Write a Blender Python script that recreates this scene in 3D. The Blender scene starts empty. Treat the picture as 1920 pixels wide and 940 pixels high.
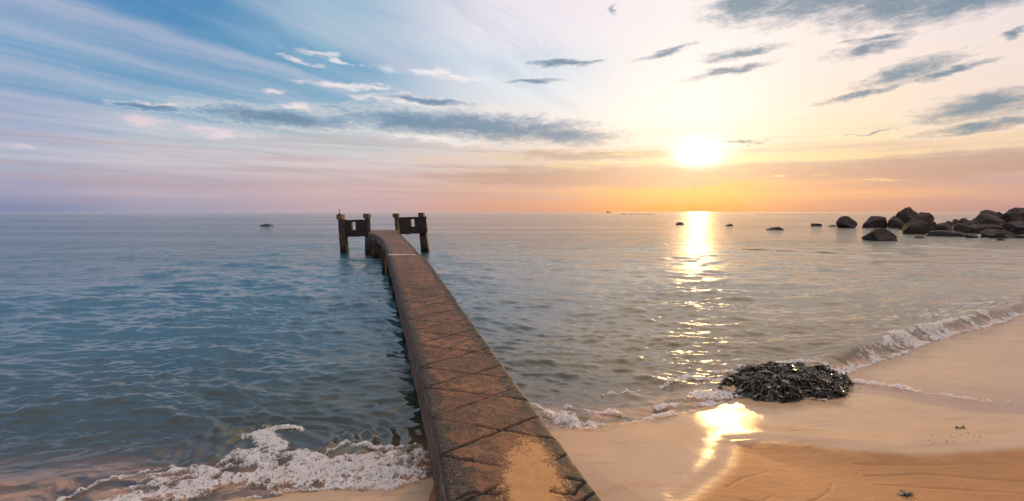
import bpy, math, random
import numpy as np
R = math.radians
random.seed(7)
rng = np.random.default_rng(11)
sc = bpy.context.scene
COL = sc.collection

# ------------------------------------------------------------------ camera
EYE, FPX, PITCH = 3.0, 907.0, math.atan(73 / 907.0)
cam_d = bpy.data.cameras.new("camera")
cam = bpy.data.objects.new("camera", cam_d)
COL.objects.link(cam)
cam.location = (0, 0, EYE)
cam.rotation_euler = (math.pi / 2 - PITCH, 0, 0)
cam_d.sensor_width = 36
cam_d.lens = 36 * FPX / 1920
cam_d.clip_start = 0.05
cam_d.clip_end = 30000
sc.camera = cam

def ray(px, py):
    """photograph pixel -> direction with unit forward component y"""
    c, s = math.cos(PITCH), math.sin(PITCH)
    x, v = (px - 960) / FPX, -(py - 470) / FPX
    y = c + v * s
    z = -s + v * c
    return x / y, z / y
def G(px, py, z=0.0):
    """point on the horizontal plane z"""
    a, b = ray(px, py)
    y = (z - EYE) / b
    return np.array((a * y, y, z))
def A(px, py, y):
    """point at distance y"""
    a, b = ray(px, py)
    return np.array((a * y, y, EYE + b * y))
def azel(px, py):
    a, b = ray(px, py)
    return math.degrees(math.atan(a)), math.degrees(math.atan2(b, math.hypot(1, a)))

# ------------------------------------------------------------------ node helper
def lin(c):
    return tuple(((v / 255) / 12.92 if v / 255 <= .04045 else ((v / 255 + .055) / 1.055) ** 2.4) for v in c)
class NT:
    def __init__(s, tree):
        s.t = tree; s.n = tree.nodes; s.l = tree.links
        s.n.clear()
    def set(s, sock, v):
        if hasattr(v, 'is_output') or isinstance(v, bpy.types.NodeSocket):
            s.l.new(v, sock)
        elif isinstance(v, (tuple, list)) and len(v) == 3 and sock.type == 'RGBA':
            sock.default_value = (*v, 1)
        else:
            sock.default_value = v
    def node(s, kind, **k):
        n = s.n.new(kind)
        for a, b in k.items(): setattr(n, a, b)
        return n
    def m(s, op, a, b=None, c=None, clamp=False):
        n = s.node('ShaderNodeMath', operation=op, use_clamp=clamp)
        s.set(n.inputs[0], a)
        if b is not None: s.set(n.inputs[1], b)
        if c is not None: s.set(n.inputs[2], c)
        return n.outputs[0]
    def v(s, op, a, b=None, scale=None):
        n = s.node('ShaderNodeVectorMath', operation=op)
        s.set(n.inputs[0], a)
        if b is not None: s.set(n.inputs[1], b)
        if scale is not None: s.set(n.inputs['Scale'], scale)
        return n.outputs['Value'] if op in ('LENGTH', 'DOT_PRODUCT') else n.outputs[0]
    def mix(s, f, a, b, mode='MIX'):
        n = s.node('ShaderNodeMix', data_type='RGBA', blend_type=mode)
        s.set(n.inputs[0], f); s.set(n.inputs[6], a); s.set(n.inputs[7], b)
        return n.outputs[2]
    def ss(s, x, a, b, lo=0., hi=1.):
        n = s.node('ShaderNodeMapRange', interpolation_type='SMOOTHSTEP')
        s.set(n.inputs[0], x); s.set(n.inputs[1], a); s.set(n.inputs[2], b)
        s.set(n.inputs[3], lo); s.set(n.inputs[4], hi)
        return n.outputs[0]
    def noise(s, vec, scale, detail=3, rough=.5, dist=0.):
        n = s.node('ShaderNodeTexNoise')
        s.set(n.inputs['Vector'], vec); s.set(n.inputs['Scale'], scale)
        s.set(n.inputs['Detail'], detail); s.set(n.inputs['Roughness'], rough)
        s.set(n.inputs['Distortion'], dist)
        return n.outputs[0]
    def mapping(s, vec, loc=(0, 0, 0), rot=(0, 0, 0), scale=(1, 1, 1), kind='POINT'):
        n = s.node('ShaderNodeMapping', vector_type=kind)
        s.set(n.inputs[0], vec)
        n.inputs[1].default_value = loc; n.inputs[2].default_value = rot; n.inputs[3].default_value = scale
        return n.outputs[0]
    def ramp(s, f, stops, interp='LINEAR'):
        n = s.node('ShaderNodeValToRGB')
        n.color_ramp.interpolation = interp
        e = n.color_ramp.elements
        while len(e) > 1: e.remove(e[-1])
        for i, (p, c) in enumerate(stops):
            x = e[0] if i == 0 else e.new(p)
            x.position = p; x.color = (*c, 1)
        s.set(n.inputs[0], f)
        return n.outputs[0]
    def comb(s, x, y, z=0.):
        n = s.node('ShaderNodeCombineXYZ')
        s.set(n.inputs[0], x); s.set(n.inputs[1], y); s.set(n.inputs[2], z)
        return n.outputs[0]
    def attr(s, name):
        return s.node('ShaderNodeAttribute', attribute_name=name).outputs['Fac']
    def bump(s, h, strength=1., dist=.01, normal=None):
        n = s.node('ShaderNodeBump')
        s.set(n.inputs['Height'], h); s.set(n.inputs['Strength'], strength); s.set(n.inputs['Distance'], dist)
        if normal is not None: s.l.new(normal, n.inputs['Normal'])
        return n.outputs[0]

# ------------------------------------------------------------------ world
SUN_AZ, SUN_EL = azel(1312, 288)
world = bpy.data.worlds.new("World")
sc.world = world
world.use_nodes = True
w = NT(world.node_tree)
tc = w.node('ShaderNodeTexCoord').outputs['Generated']
dirv = w.v('NORMALIZE', tc)
sep = w.node('ShaderNodeSeparateXYZ'); w.set(sep.inputs[0], dirv)
dx, dy, dz = sep.outputs
az = w.m('MULTIPLY', w.m('ARCTAN2', dx, dy), 57.29578)
el = w.m('MULTIPLY', w.m('ARCSINE', dz), 57.29578)
elp = w.m('MAXIMUM', el, 0.)
elf = w.m('DIVIDE', elp, 45.)
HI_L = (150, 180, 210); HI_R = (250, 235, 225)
columns = [
 (0,   [(0,(88,146,193)),(60,(105,158,200)),(130,(118,160,198)),(190,(150,172,205)),(240,(165,178,207)),(300,(168,178,202)),(350,(162,162,190)),(396,(134,143,176))], HI_L),
 (320, [(0,(72,137,187)),(100,(84,148,192)),(150,(92,153,192)),(200,(140,178,203)),(250,(190,200,212)),(300,(198,194,202)),(350,(186,172,187)),(396,(168,163,184))], HI_L),
 (640, [(0,(160,190,213)),(60,(160,190,212)),(120,(122,170,201)),(180,(115,167,197)),(230,(160,187,204)),(270,(198,206,208)),(310,(214,198,197)),(350,(207,178,180)),(396,(196,170,178))], (200,210,225)),
 (960, [(0,(240,232,240)),(60,(238,233,242)),(120,(220,229,239)),(170,(228,234,240)),(220,(238,232,230)),(260,(238,224,207)),(300,(226,202,184)),(340,(215,176,157)),(396,(213,159,138))], (245,238,240)),
 (1310,[(0,(252,240,240)),(100,(252,241,237)),(200,(253,242,233)),(260,(252,238,222)),(300,(248,224,182)),(325,(226,182,136)),(350,(234,168,98)),(396,(230,152,78))], HI_R),
 (1600,[(0,(253,236,232)),(100,(250,232,225)),(200,(250,228,205)),(250,(250,226,190)),(290,(244,210,165)),(320,(218,178,150)),(350,(216,160,130)),(396,(203,150,130))], HI_R),
 (1920,[(0,(240,225,225)),(100,(244,225,216)),(200,(240,215,200)),(260,(240,210,180)),(300,(224,186,162)),(330,(206,166,152)),(360,(205,160,150)),(396,(190,150,145))], HI_R),
]
base, pa = None, None
for px, st, hi in columns:
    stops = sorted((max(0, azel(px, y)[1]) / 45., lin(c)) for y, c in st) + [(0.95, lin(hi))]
    r = w.ramp(elf, stops, 'EASE')
    a0 = azel(px, 200)[0]
    base = r if base is None else w.mix(w.ss(az, pa, a0), base, r)
    pa = a0
# behind the viewer: unseen bluish pink sky, made bright to light the foreground
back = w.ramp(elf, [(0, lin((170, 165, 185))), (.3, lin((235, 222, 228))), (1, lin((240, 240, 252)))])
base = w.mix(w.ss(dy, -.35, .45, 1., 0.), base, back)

wn = w.noise(w.comb(w.m('MULTIPLY', az, .07), w.m('MULTIPLY', el, .16)), 1., 3, .55)
# long cirrus streaks lying on a high plane, running towards the sun's bearing
h = w.m('ADD', w.m('MAXIMUM', dz, 0.), .07)
px_ = w.m('DIVIDE', dx, h); py_ = w.m('DIVIDE', dy, h)
ca, sa = math.cos(R(30)), math.sin(R(30))
along = w.m('ADD', w.m('MULTIPLY', px_, sa), w.m('MULTIPLY', py_, ca))
acr = w.m('SUBTRACT', w.m('MULTIPLY', px_, ca), w.m('MULTIPLY', py_, sa))
acr = w.m('ADD', acr, w.m('MULTIPLY', w.m('SUBTRACT', wn, .5), .4))
sn = w.noise(w.comb(w.m('MULTIPLY', along, .22), w.m('MULTIPLY', acr, 1.5), 3.7), 1., 5, .6, .3)
sn2 = w.noise(w.comb(w.m('MULTIPLY', along, .35), w.m('MULTIPLY', acr, 4.5), 9.1), 1., 4, .6)
streak = w.ss(w.m('ADD', w.m('MULTIPLY', sn, .88), w.m('MULTIPLY', sn2, .12)), .40, .72)
left = w.ss(az, -8., 14., 1., 0.)
band = w.m('MULTIPLY', w.ss(el, 2., 6.), left)
base = w.mix(w.m('MULTIPLY', w.m('MULTIPLY', streak, band), .62), base, lin((214, 208, 222)))
gap = w.ss(sn, .32, .46, 1., 0.)
base = w.mix(w.m('MULTIPLY', w.m('MULTIPLY', gap, band), .35), base, lin((70, 135, 185)))
# horizontal soft banding close to the horizon
hb = w.noise(w.comb(w.m('MULTIPLY', az, .03), w.m('MULTIPLY', el, .9)), 1., 4, .6, .2)
lowm = w.m('MULTIPLY', w.ss(el, .2, 2.), w.ss(el, 7., 10., 1., 0.))
base = w.mix(w.m('MULTIPLY', w.m('MULTIPLY', w.ss(hb, .45, .62), lowm), .42), base, lin((186, 160, 165)))
base = w.mix(w.m('MULTIPLY', w.m('MULTIPLY', w.ss(hb, .52, .3), lowm), .25), base, w.mix(w.ss(az, -25., 15.), lin((228, 196, 196)), lin((255, 205, 140))))

# warp for cloud outlines
AE = w.comb(az, el)
n1 = w.node('ShaderNodeTexNoise'); w.set(n1.inputs['Vector'], w.mapping(AE, scale=(.3, .8, 1))); n1.inputs['Scale'].default_value = 1; n1.inputs['Detail'].default_value = 6; n1.inputs['Roughness'].default_value = .6
warp = w.v('MULTIPLY', w.v('SUBTRACT', n1.outputs['Color'], (.5, .5, .5)), (5.2, 1.5, 0))
AW = w.v('ADD', AE, warp)
cn = w.noise(w.mapping(AE, rot=(0, 0, R(-4)), scale=(.34, 1.25, 1)), 1., 7, .66, .6)
cn2 = w.noise(w.mapping(AE, scale=(1.5, 2.6, 1)), 1., 5, .7, .3)
def ellipses(lst):
    """soft union of tilted ellipses given by photograph corners: cx, cy, half w, half h, tilt"""
    out = None
    for cx, cy, hw, hh, tilt in lst:
        a0, e0 = azel(cx, cy)
        a1, e1 = azel(cx + hw, cy); a2, e2 = azel(cx, cy - hh)
        ra, re = abs(a1 - a0), abs(e2 - e0)
        d = w.v('LENGTH', w.mapping(AW, loc=(a0, e0, 0), rot=(0, 0, R(tilt)), scale=(ra, re, 1), kind='TEXTURE'))
        out = d if out is None else w.m('MINIMUM', out, d)
    return w.m('SUBTRACT', 1., out)
# sunlit small clouds and bright rims
white = ellipses([(590,100,62,9,-4),(560,113,50,7,-12),(640,118,46,6,-10),(830,139,112,10,-2),(660,163,110,9,0),(760,190,120,12,-4),(515,175,34,5,0),
                  (560,203,50,8,-5),(260,228,60,22,0),(40,275,44,9,0),(300,195,50,6,0),(420,250,90,12,0),(830,262,150,10,-3)])
wd = w.ss(w.m('ADD', white, w.m('MULTIPLY', w.m('SUBTRACT', cn, .5), 3.2)), .0, 1.0)
base = w.mix(w.m('MULTIPLY', wd, .85), base, w.mix(w.ss(az, -40., -10.), lin((232, 210, 218)), lin((252, 243, 242))))
# blue-grey clouds
dark = ellipses([(520,222,150,17,-2),(800,230,170,24,-2),(930,240,230,30,-3),(1050,254,120,20,-4),(800,190,100,7,-3),(270,198,60,5,0),(1060,119,75,8,0),(1000,152,60,5,0),
                 (1560,-4,250,48,0),(1400,10,100,44,0),(1820,-4,230,46,4),(1690,6,200,48,0),(1155,15,12,14,0),(1395,100,80,11,2),(1370,132,90,9,5),(1620,95,80,13,4),(1640,75,60,8,0),
                 (1700,134,125,22,11),(1790,130,110,10,8),(1610,176,110,8,9),(1850,196,165,32,4),(1840,238,150,13,3),(1905,62,22,11,0),
                 (1640,250,60,2,3),(1380,268,60,3,-3),(1250,98,60,8,10)])
nz = w.m('ADD', w.m('MULTIPLY', w.m('SUBTRACT', cn, .5), 1.5), w.m('MULTIPLY', w.m('SUBTRACT', cn2, .5), .65))
dsum = w.m('ADD', dark, nz)
dd = w.ss(dsum, -.25, .85)
rim = w.m('MULTIPLY', w.ss(dsum, -.5, -.1), w.ss(dsum, -.1, .2, 1., 0.))
base = w.mix(w.m('MULTIPLY', rim, .25), base, lin((255, 240, 226)))
dcol = w.mix(w.ss(az, 0., 30.), lin((104, 136, 166)), lin((108, 136, 158)))
dcol = w.mix(w.ss(w.m('ADD', w.m('MULTIPLY', cn2, .7), w.m('MULTIPLY', cn, .3)), .55, .74), dcol, lin((176, 182, 192)))
base = w.mix(w.m('MULTIPLY', dd, .92), base, dcol)
# hazy bank just above the horizon, gold lit texture left of the sun
bank = ellipses([(1150,330,340,20,0),(1500,324,200,15,0),(1760,310,300,24,1),(1120,292,180,9,0),(1290,345,70,5,0)])
bd = w.ss(w.m('ADD', bank, w.m('ADD', w.m('MULTIPLY', nz, .5), w.m('MULTIPLY', w.m('SUBTRACT', hb, .5), 1.6))), -.42, .45)
base = w.mix(w.m('MULTIPLY', bd, .85), base, w.mix(w.ss(el, 3.3, 6.), lin((190, 152, 140)), lin((184, 164, 154))))
gold = ellipses([(1120,300,200,22,0),(1270,305,70,10,0),(1310,343,60,5,0),(1420,330,150,5,0),(1600,338,120,4,0)])
gd = w.m('MULTIPLY', w.ss(gold, -.1, .7), w.ss(w.m('ADD', cn, w.m('MULTIPLY', w.m('SUBTRACT', hb, .5), 1.5)), .5, .62))
base = w.mix(w.m('MULTIPLY', gd, .6), base, lin((255, 222, 150)))
# glow of the air around the sun
sd = (math.sin(R(SUN_AZ)) * math.cos(R(SUN_EL)), math.cos(R(SUN_AZ)) * math.cos(R(SUN_EL)), math.sin(R(SUN_EL)))
sang = w.m('MULTIPLY', w.m('ARCCOSINE', w.m('MINIMUM', w.v('DOT_PRODUCT', dirv, sd), 1.)), 57.29578)
soft = w.ss(dsum, .0, .9, 1., .25)
cut = w.ss(w.m('ADD', el, w.m('MULTIPLY', w.m('SUBTRACT', hb, .5), 2.)), 3.6, 5.6, .12, 1.)
GA, GE = azel(1312, 291)
sw = w.node('ShaderNodeSeparateXYZ'); w.set(sw.inputs[0], warp)
gx = w.m('DIVIDE', w.m('ADD', w.m('SUBTRACT', az, GA), w.m('MULTIPLY', sw.outputs[0], .9)), 2.1); gy = w.m('DIVIDE', w.m('ADD', w.m('SUBTRACT', el, GE), w.m('MULTIPLY', sw.outputs[1], 1.0)), 1.35)
g1 = w.m('MULTIPLY', w.m('POWER', 2.718, w.m('MULTIPLY', w.m('ADD', w.m('MULTIPLY', gx, gx), w.m('MULTIPLY', gy, gy)), -1.)), cut)
g2 = w.m('POWER', 2.718, w.m('MULTIPLY', w.m('DIVIDE', sang, 2.6), -1.))
g3 = w.m('MULTIPLY', w.m('POWER', 2.718, w.m('MULTIPLY', w.m('DIVIDE', sang, 11.), -1.)), soft)
rayang = w.m('ARCTAN2', w.m('SUBTRACT', az, GA), w.m('SUBTRACT', el, GE - 1.))
rays = w.m('MULTIPLY', w.m('SUBTRACT', w.noise(w.comb(w.m('MULTIPLY', rayang, 3.2), 0., 2.2), 1., 3, .6), .5), w.m('POWER', 2.718, w.m('MULTIPLY', w.m('DIVIDE', sang, 9.), -1.)))
glow = w.v('ADD', w.v('SCALE', (1., .93, .80), scale=w.m('ADD', w.m('MULTIPLY', g1, 1.5), w.m('MULTIPLY', rays, .22))),
           w.v('ADD', w.v('SCALE', (.11, .07, .03), scale=g2), w.v('SCALE', (.03, .035, .06), scale=g3)))
cloudsky = w.v('ADD', base, glow)
cloudsky = w.v('SCALE', cloudsky, scale=w.m('ADD', 1., w.m('MULTIPLY', w.m('MULTIPLY', w.ss(az, -10., 12.), w.ss(el, 5., 9.)), w.m('MULTIPLY', w.ss(dsum, -.1, .5, 1., 0.), .0))))
sky = w.node('ShaderNodeTexSky')
sky.sky_type = 'NISHITA'; sky.sun_disc = False
sky.sun_elevation = R(SUN_EL); sky.sun_rotation = R(SUN_AZ)
sky.altitude = 0; sky.dust_density = 2.0; sky.air_density = 1.0
cloudsky = w.v('SCALE', cloudsky, scale=w.m('ADD', 1., w.m('MULTIPLY', w.m('MULTIPLY', w.ss(az, -14., 14., .35, 1.), w.ss(dy, -.1, .3)), w.ss(el, 22., 34.))))  # unseen sky above the view brightened to light sand and water
cloudsky = w.v('MULTIPLY', cloudsky, w.mix(w.m('MULTIPLY', w.ss(az, -5., 20.), w.ss(el, 24., 34.)), (1, 1, 1), (1.1, .98, .80)))  # warm tint added to the unseen upper right sky, gilding the water's reflections
bgs = .1
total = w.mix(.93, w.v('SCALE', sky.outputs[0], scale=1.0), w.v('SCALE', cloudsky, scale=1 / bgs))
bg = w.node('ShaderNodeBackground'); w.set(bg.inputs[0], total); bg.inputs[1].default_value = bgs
wo = w.node('ShaderNodeOutputWorld'); w.l.new(bg.outputs[0], wo.inputs[0])
world.cycles.sampling_method = 'MANUAL'; world.cycles.sample_map_resolution = 1024

# ------------------------------------------------------------------ sun
sun_d = bpy.data.lights.new("sun", 'SUN')
sun_d.energy = 2.0; sun_d.angle = R(.6); sun_d.color = (1, .58, .21)
sun = bpy.data.objects.new("sun", sun_d); COL.objects.link(sun)
import mathutils
sun.rotation_euler = mathutils.Vector(sd).to_track_quat('Z', 'Y').to_euler()
sc.view_settings.view_transform = 'Standard'
sc.view_settings.look = 'None'
sc.view_settings.exposure = 0.03
sc.view_settings.gamma = 1
sc.view_settings.use_curve_mapping = False
sc.cycles.max_bounces = 6
sc.cycles.transparent_max_bounces = 10
sc.cycles.sample_clamp_direct = 12
sc.cycles.sample_clamp_indirect = 4
sc.cycles.caustics_reflective = False
sc.cycles.use_denoising = True

# ------------------------------------------------------------------ numpy noise
def _h(i, j, k, seed):
    n = (i * 374761393 + j * 668265263 + k * 2147483647 + seed * 974711) & 0xffffffff
    n = ((n ^ (n >> 13)) * 1274126177) & 0xffffffff
    n = n ^ (n >> 16)
    return (n & 0xffff) / 65535.0
def vn(x, y, z=0., seed=0):
    x = np.asarray(x, float); y = np.asarray(y, float); z = np.zeros_like(x) + z
    i, j, k = (np.floor(v).astype(np.int64) for v in (x, y, z))
    f, g, e = x - i, y - j, z - k
    f, g, e = (t * t * t * (t * (t * 6 - 15) + 10) for t in (f, g, e))
    o = 0
    for a in (0, 1):
        for b in (0, 1):
            for c in (0, 1):
                o = o + _h(i + a, j + b, k + c, seed) * (f if a else 1 - f) * (g if b else 1 - g) * (e if c else 1 - e)
    return o
def fbm(x, y, z=0., oct=4, seed=0, gain=.5):
    s, a, t = 0, 1., 0.
    c, sn_ = math.cos(.6), math.sin(.6)
    for o in range(oct):
        s = s + a * vn(x, y, z, seed + o * 17); t += a
        x, y, z, a = (x * c - y * sn_) * 2.03 + 5.1, (x * sn_ + y * c) * 2.03 + 1.7, z * 2.03 + 2.3, a * gain
    return s / t
def sst(x, a, b):
    t = np.clip((x - a) / (b - a), 0, 1)
    return t * t * (3 - 2 * t)
def seg_dist(x, y, pts):
    d = np.full(np.shape(x), 1e9)
    for (x0, y0), (x1, y1) in zip(pts[:-1], pts[1:]):
        ux, uy = x1 - x0, y1 - y0
        t = np.clip(((x - x0) * ux + (y - y0) * uy) / (ux * ux + uy * uy + 1e-12), 0, 1)
        d = np.minimum(d, np.hypot(x - x0 - t * ux, y - y0 - t * uy))
    return d
def inside(x, y, poly):
    r = np.zeros(np.shape(x), bool)
    n = len(poly)
    for i in range(n):
        x0, y0 = poly[i]; x1, y1 = poly[(i + 1) % n]
        if y0 == y1: continue
        c = ((y0 > y) != (y1 > y)) & (x < (x1 - x0) * (y - y0) / (y1 - y0) + x0)
        r ^= c
    return r
def gp(lst, z=0.):
    return [tuple(G(a, b, z)[:2]) for a, b in lst]

# ------------------------------------------------------------------ object helpers
def link(name, me, mat=None, parent=None, smooth=True):
    o = bpy.data.objects.new(name, me); COL.objects.link(o)
    if mat is not None:
        for m_ in (mat if isinstance(mat, (list, tuple)) else [mat]): me.materials.append(m_)
    if parent is not None: o.parent = parent
    if smooth and len(me.polygons):
        me.polygons.foreach_set('use_smooth', np.ones(len(me.polygons), bool))
    return o
def mesh_np(name, verts, quads, attrs=None):
    me = bpy.data.meshes.new(name)
    v = np.asarray(verts, np.float32); q = np.asarray(quads, np.int32)
    me.vertices.add(len(v)); me.vertices.foreach_set('co', v.ravel())
    k = q.shape[1]
    me.loops.add(q.size); me.loops.foreach_set('vertex_index', q.ravel())
    me.polygons.add(len(q)); me.polygons.foreach_set('loop_start', np.arange(0, q.size, k, dtype=np.int32))
    me.update(calc_edges=True)
    for a, vals in (attrs or {}).items():
        at = me.attributes.new(a, 'FLOAT', 'POINT'); at.data.foreach_set('value', np.asarray(vals, np.float32).ravel())
    return me
def grid_quads(nr, nc, wrap=False):
    i = np.arange(nr - 1)[:, None]; j = np.arange(nc if wrap else nc - 1)[None, :]
    j2 = (j + 1) % nc
    return np.stack([i * nc + j, i * nc + j2, (i + 1) * nc + j2, (i + 1) * nc + j], -1).reshape(-1, 4)
def compact(v, q, keep, attrs=None):
    q = q[keep]
    used = np.zeros(len(v), bool); used[q.ravel()] = True
    idx = np.cumsum(used) - 1
    return v[used], idx[q], {k: a[used] for k, a in (attrs or {}).items()}
def tag(o, label=None, cat=None, group=None, kind=None):
    if label: o['label'] = label
    if cat: o['category'] = cat
    if group: o['group'] = group
    if kind: o['kind'] = kind
    return o
def empty(name, loc=(0, 0, 0)):
    o = bpy.data.objects.new(name, None); COL.objects.link(o); o.location = loc
    o.empty_display_size = .3
    return o
def mat(name):
    m_ = bpy.data.materials.new(name); m_.use_nodes = True
    return m_, NT(m_.node_tree)
def pbsdf(n, color, rough=.6, normal=None, spec=.5, **k):
    b = n.node('ShaderNodeBsdfPrincipled')
    n.set(b.inputs['Base Color'], color); n.set(b.inputs['Roughness'], rough)
    n.set(b.inputs['Specular IOR Level'], spec)
    if normal is not None: n.l.new(normal, b.inputs['Normal'])
    for a, v_ in k.items(): n.set(b.inputs[a], v_)
    return b
def out(n, sh):
    o = n.node('ShaderNodeOutputMaterial'); n.l.new(sh, o.inputs[0])

# ------------------------------------------------------------------ coast layout
SHORE = gp([(-150, 960), (130, 945), (300, 945), (470, 938), (560, 923), (650, 916), (720, 918), (790, 900), (860, 868), (960, 822), (1040, 806), (1110, 804),
            (1220, 787), (1330, 764), (1400, 742), (1480, 735), (1560, 712), (1600, 694), (1690, 664), (1750, 640),
            (1880, 606), (1920, 592), (2000, 575), (2200, 545)])
shore_far = [(36, 24), (60, 42), (85, 62), (400, 120)]
shore_near = [(-60, 3.2), (-15, 3.0)]
COAST = shore_near + SHORE + shore_far
LAND = COAST + [(4000, 300), (4000, -4000), (-4000, -4000), (-4000, 3)]
COASTF = [(-4000, 3)] + COAST + [(4000, 300)]
DRY = gp([(1372, 812), (1440, 813), (1500, 822), (1600, 842), (1700, 856), (1800, 858), (1920, 852), (2200, 838)], .32)
DRYB = gp([(1240, 1010), (1272, 938), (1320, 895), (1355, 860), (1364, 835), (1362, 818), (1372, 812)], .36)
_e = DRY[-1]; _b = DRYB[0]
DRY = DRY + [(_e[0] + 3, _e[1] + .5), (_e[0] + 12, _e[1] + 1.2), (60, _e[1] + 3)]
DRYB = [(_b[0] - 1.2, -14), (_b[0] - .9, _b[1] - 5), (_b[0] - .35, _b[1] - 1.6)] + DRYB
DRYPOLY = DRYB + DRY[1:] + [(60, -14)]
LIP1 = gp([(1596, 728), (1660, 742), (1720, 762), (1780, 780), (1820, 792), (1920, 806), (2100, 822)], .2)
LIP2 = gp([(1715, 646), (1790, 652), (1850, 653), (1930, 657), (2050, 660)], .06)

TRACKS = [(gp(l_, .36), d_) for l_, d_ in (([(1624, 885), (1725, 887), (1800, 896), (1920, 912), (2050, 930)], .008), ([(1640, 903), (1700, 908), (1766, 916), (1920, 937)], .007),
    ([(1500, 938), (1535, 926), (1556, 913), (1560, 895)], .006), ([(1600, 860), (1700, 872), (1900, 880)], .005), ([(1360, 905), (1400, 885), (1440, 870)], .005), ([(1390, 930), (1430, 935), (1450, 920)], .005))]
def coast_sd(x, y):
    d = seg_dist(x, y, COASTF)
    return np.where(inside(x, y, LAND), d, -d)
def terrain(x, y, sd_=None, fine=True):
    s = coast_sd(x, y) if sd_ is None else sd_
    near = sst(np.hypot(x - 4, y - 5), 40, 14)
    up = 1.05 * (1 - np.exp(-np.maximum(s, 0) / 5.6)) + .03 * np.maximum(s - 6, 0) + .02 * np.maximum(s - 15, 0) * (s < 200) + (s >= 200) * 3.7
    dn = -(.16 * np.maximum(-s, 0)) - .10 * sst(-s, .3, 1.6)
    dn = np.maximum(dn, -3.5 - .8 * sst(-s, 30, 300))
    z = np.where(s > 0, up, dn)
    # trough of dry sand with its rounded rim
    dd_ = np.minimum(seg_dist(x, y, DRY), seg_dist(x, y, DRYB))
    sdd = np.where(inside(x, y, DRYPOLY), dd_, -dd_)
    z = z - .075 * sst(sdd, -.22, .75) * near
    z = z + .035 * np.exp(-((sdd + .15) / .35) ** 2) * near
    if fine:
        z = z + .020 * (fbm(x * 2.4 + 3.1, y * 1.3, 0, 2, 61) - .5) * near + .018 * (fbm(x * .9, y * .9, 0, 3, 5) - .5) * near + .0016 * (fbm(x * 9, y * 22, 0, 3, 8) - .5) * near
        z = z + (.006 * np.exp(-(seg_dist(x, y, LIP1) / .022) ** 2) + .010 * np.exp(-(seg_dist(x, y, LIP2) / .04) ** 2)) * near
        for tr_, dp_ in TRACKS:
            z = z - dp_ * np.exp(-(seg_dist(x + .03 * (fbm(x * 3, y * 3, 0, 2, 5) - .5), y + .05 * (fbm(x * 3, y * 3, 0, 2, 6) - .5), tr_) / .014) ** 2) * near
        z = z + .007 * (fbm(x * 5, y * 11, 0, 4, 44, .6) - .5) * sst(sdd, -.1, .6) * near
    return z, sdd
# swell, ripples and breaking rim
NW = 150
wl = .13 * (5.2 / .13) ** rng.random(NW)
wth = R(-96) + rng.normal(0, R(25), NW)
wk = 2 * np.pi / wl
wa = wl ** .93 * .0040 * (.85 + .9 * np.exp(-(np.log(wl / .45) / .5) ** 2)) * np.where(wl > 1.3, .72, 1.) * (0.6 + .8 * rng.random(NW)) * np.where(wl > 2.5, .9, 1.)
wph = rng.random(NW) * 6.283
def waves(x, y, dist, cell):
    wx = (fbm(x * .25, y * .25, 0, 2, 31) - .5) * 1.6; wy = (fbm(x * .25, y * .25, 0, 2, 47) - .5) * 1.6
    X, Y = x + wx, y + wy
    z = np.zeros(np.shape(x))
    for i in range(NW):
        att = np.clip((wl[i] / cell - 2.2) / 3., 0, 1)
        if att.max() <= 0: continue
        p = (X * math.cos(wth[i]) + Y * math.sin(wth[i])) * wk[i] + wph[i]
        s_ = np.sin(p)
        z += att * wa[i] * (s_ - .30 * np.cos(2 * p))
    patch = .55 + .9 * fbm(x * .12, y * .3, 0, 3, 77)
    return z * patch
RING = G(535, 838)[:2]
RIDGE = gp([(1500, 672), (1600, 662), (1680, 636), (1740, 605), (1800, 588), (1880, 575), (1980, 558)])
def water_z(x, y, s, dist, cell):
    dep = np.maximum(-s, 0)
    damp = .35 + .65 * sst(dep, .1, 2.)
    z = waves(x, y, dist, cell) * damp
    rr = np.hypot((x - RING[0]) * .9, (y - RING[1]) * 1.25)
    z += .020 * np.sin(rr * 2 * np.pi / .23) * sst(rr, .35, .6) * sst(rr, 1.7, .9) * sst(dep, .1, .5) * (.5 + fbm(x * 2, y * 2, 0, 2, 3))
    # low rim of the incoming wave along the beach
    rim = np.exp(-((dep - .32 - .25 * fbm(x * .8, y * .8, 0, 2, 9)) / .2) ** 2)
    z += rim * .045 * (.4 + fbm(x * 3, y * 3, 0, 3, 12))
    # taller breaking crest at the right
    wr = sst(x, 5.2, 7.0) * sst(y, 30, 20)
    e = dep - .34
    crest = np.where(e > 0, np.exp(-(e / .95) ** 2), np.exp(-(e / .17) ** 2))
    z += wr * crest * .22 * (.75 + .5 * fbm(x * .9, y * .9, 0, 2, 21))
    z += wr * .02 * np.sin((x * .5 + y * .9) * 26 + 5 * fbm(x, y, 0, 2, 2)) * np.exp(-((dep - 1.2) / .8) ** 2)
    return z

def fan(r, dense_half, n_dense, full):
    a = np.linspace(-dense_half, dense_half, n_dense)
    if full:
        b = np.linspace(dense_half, 2 * math.pi - dense_half, 60)[1:-1]
    else:
        b = np.linspace(dense_half, R(88), 20)[1:]
        a = np.concatenate([-b[::-1], a]); b = np.zeros(0)
        a = np.concatenate([a, np.linspace(dense_half, R(88), 20)[1:]])
    az_ = np.concatenate([a, b])
    rr, aa = np.meshgrid(r, az_, indexing='ij')
    return rr, aa, (rr * np.sin(aa)).ravel(), (rr * np.cos(aa)).ravel(), len(az_)
def radii(r0, r1, px_step):
    # rows evenly spaced as seen from eye height near the beach, then geometric
    yy = np.arange(EYE * FPX / r0, EYE * FPX / r1, -px_step)
    return EYE * FPX / yy

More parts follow.
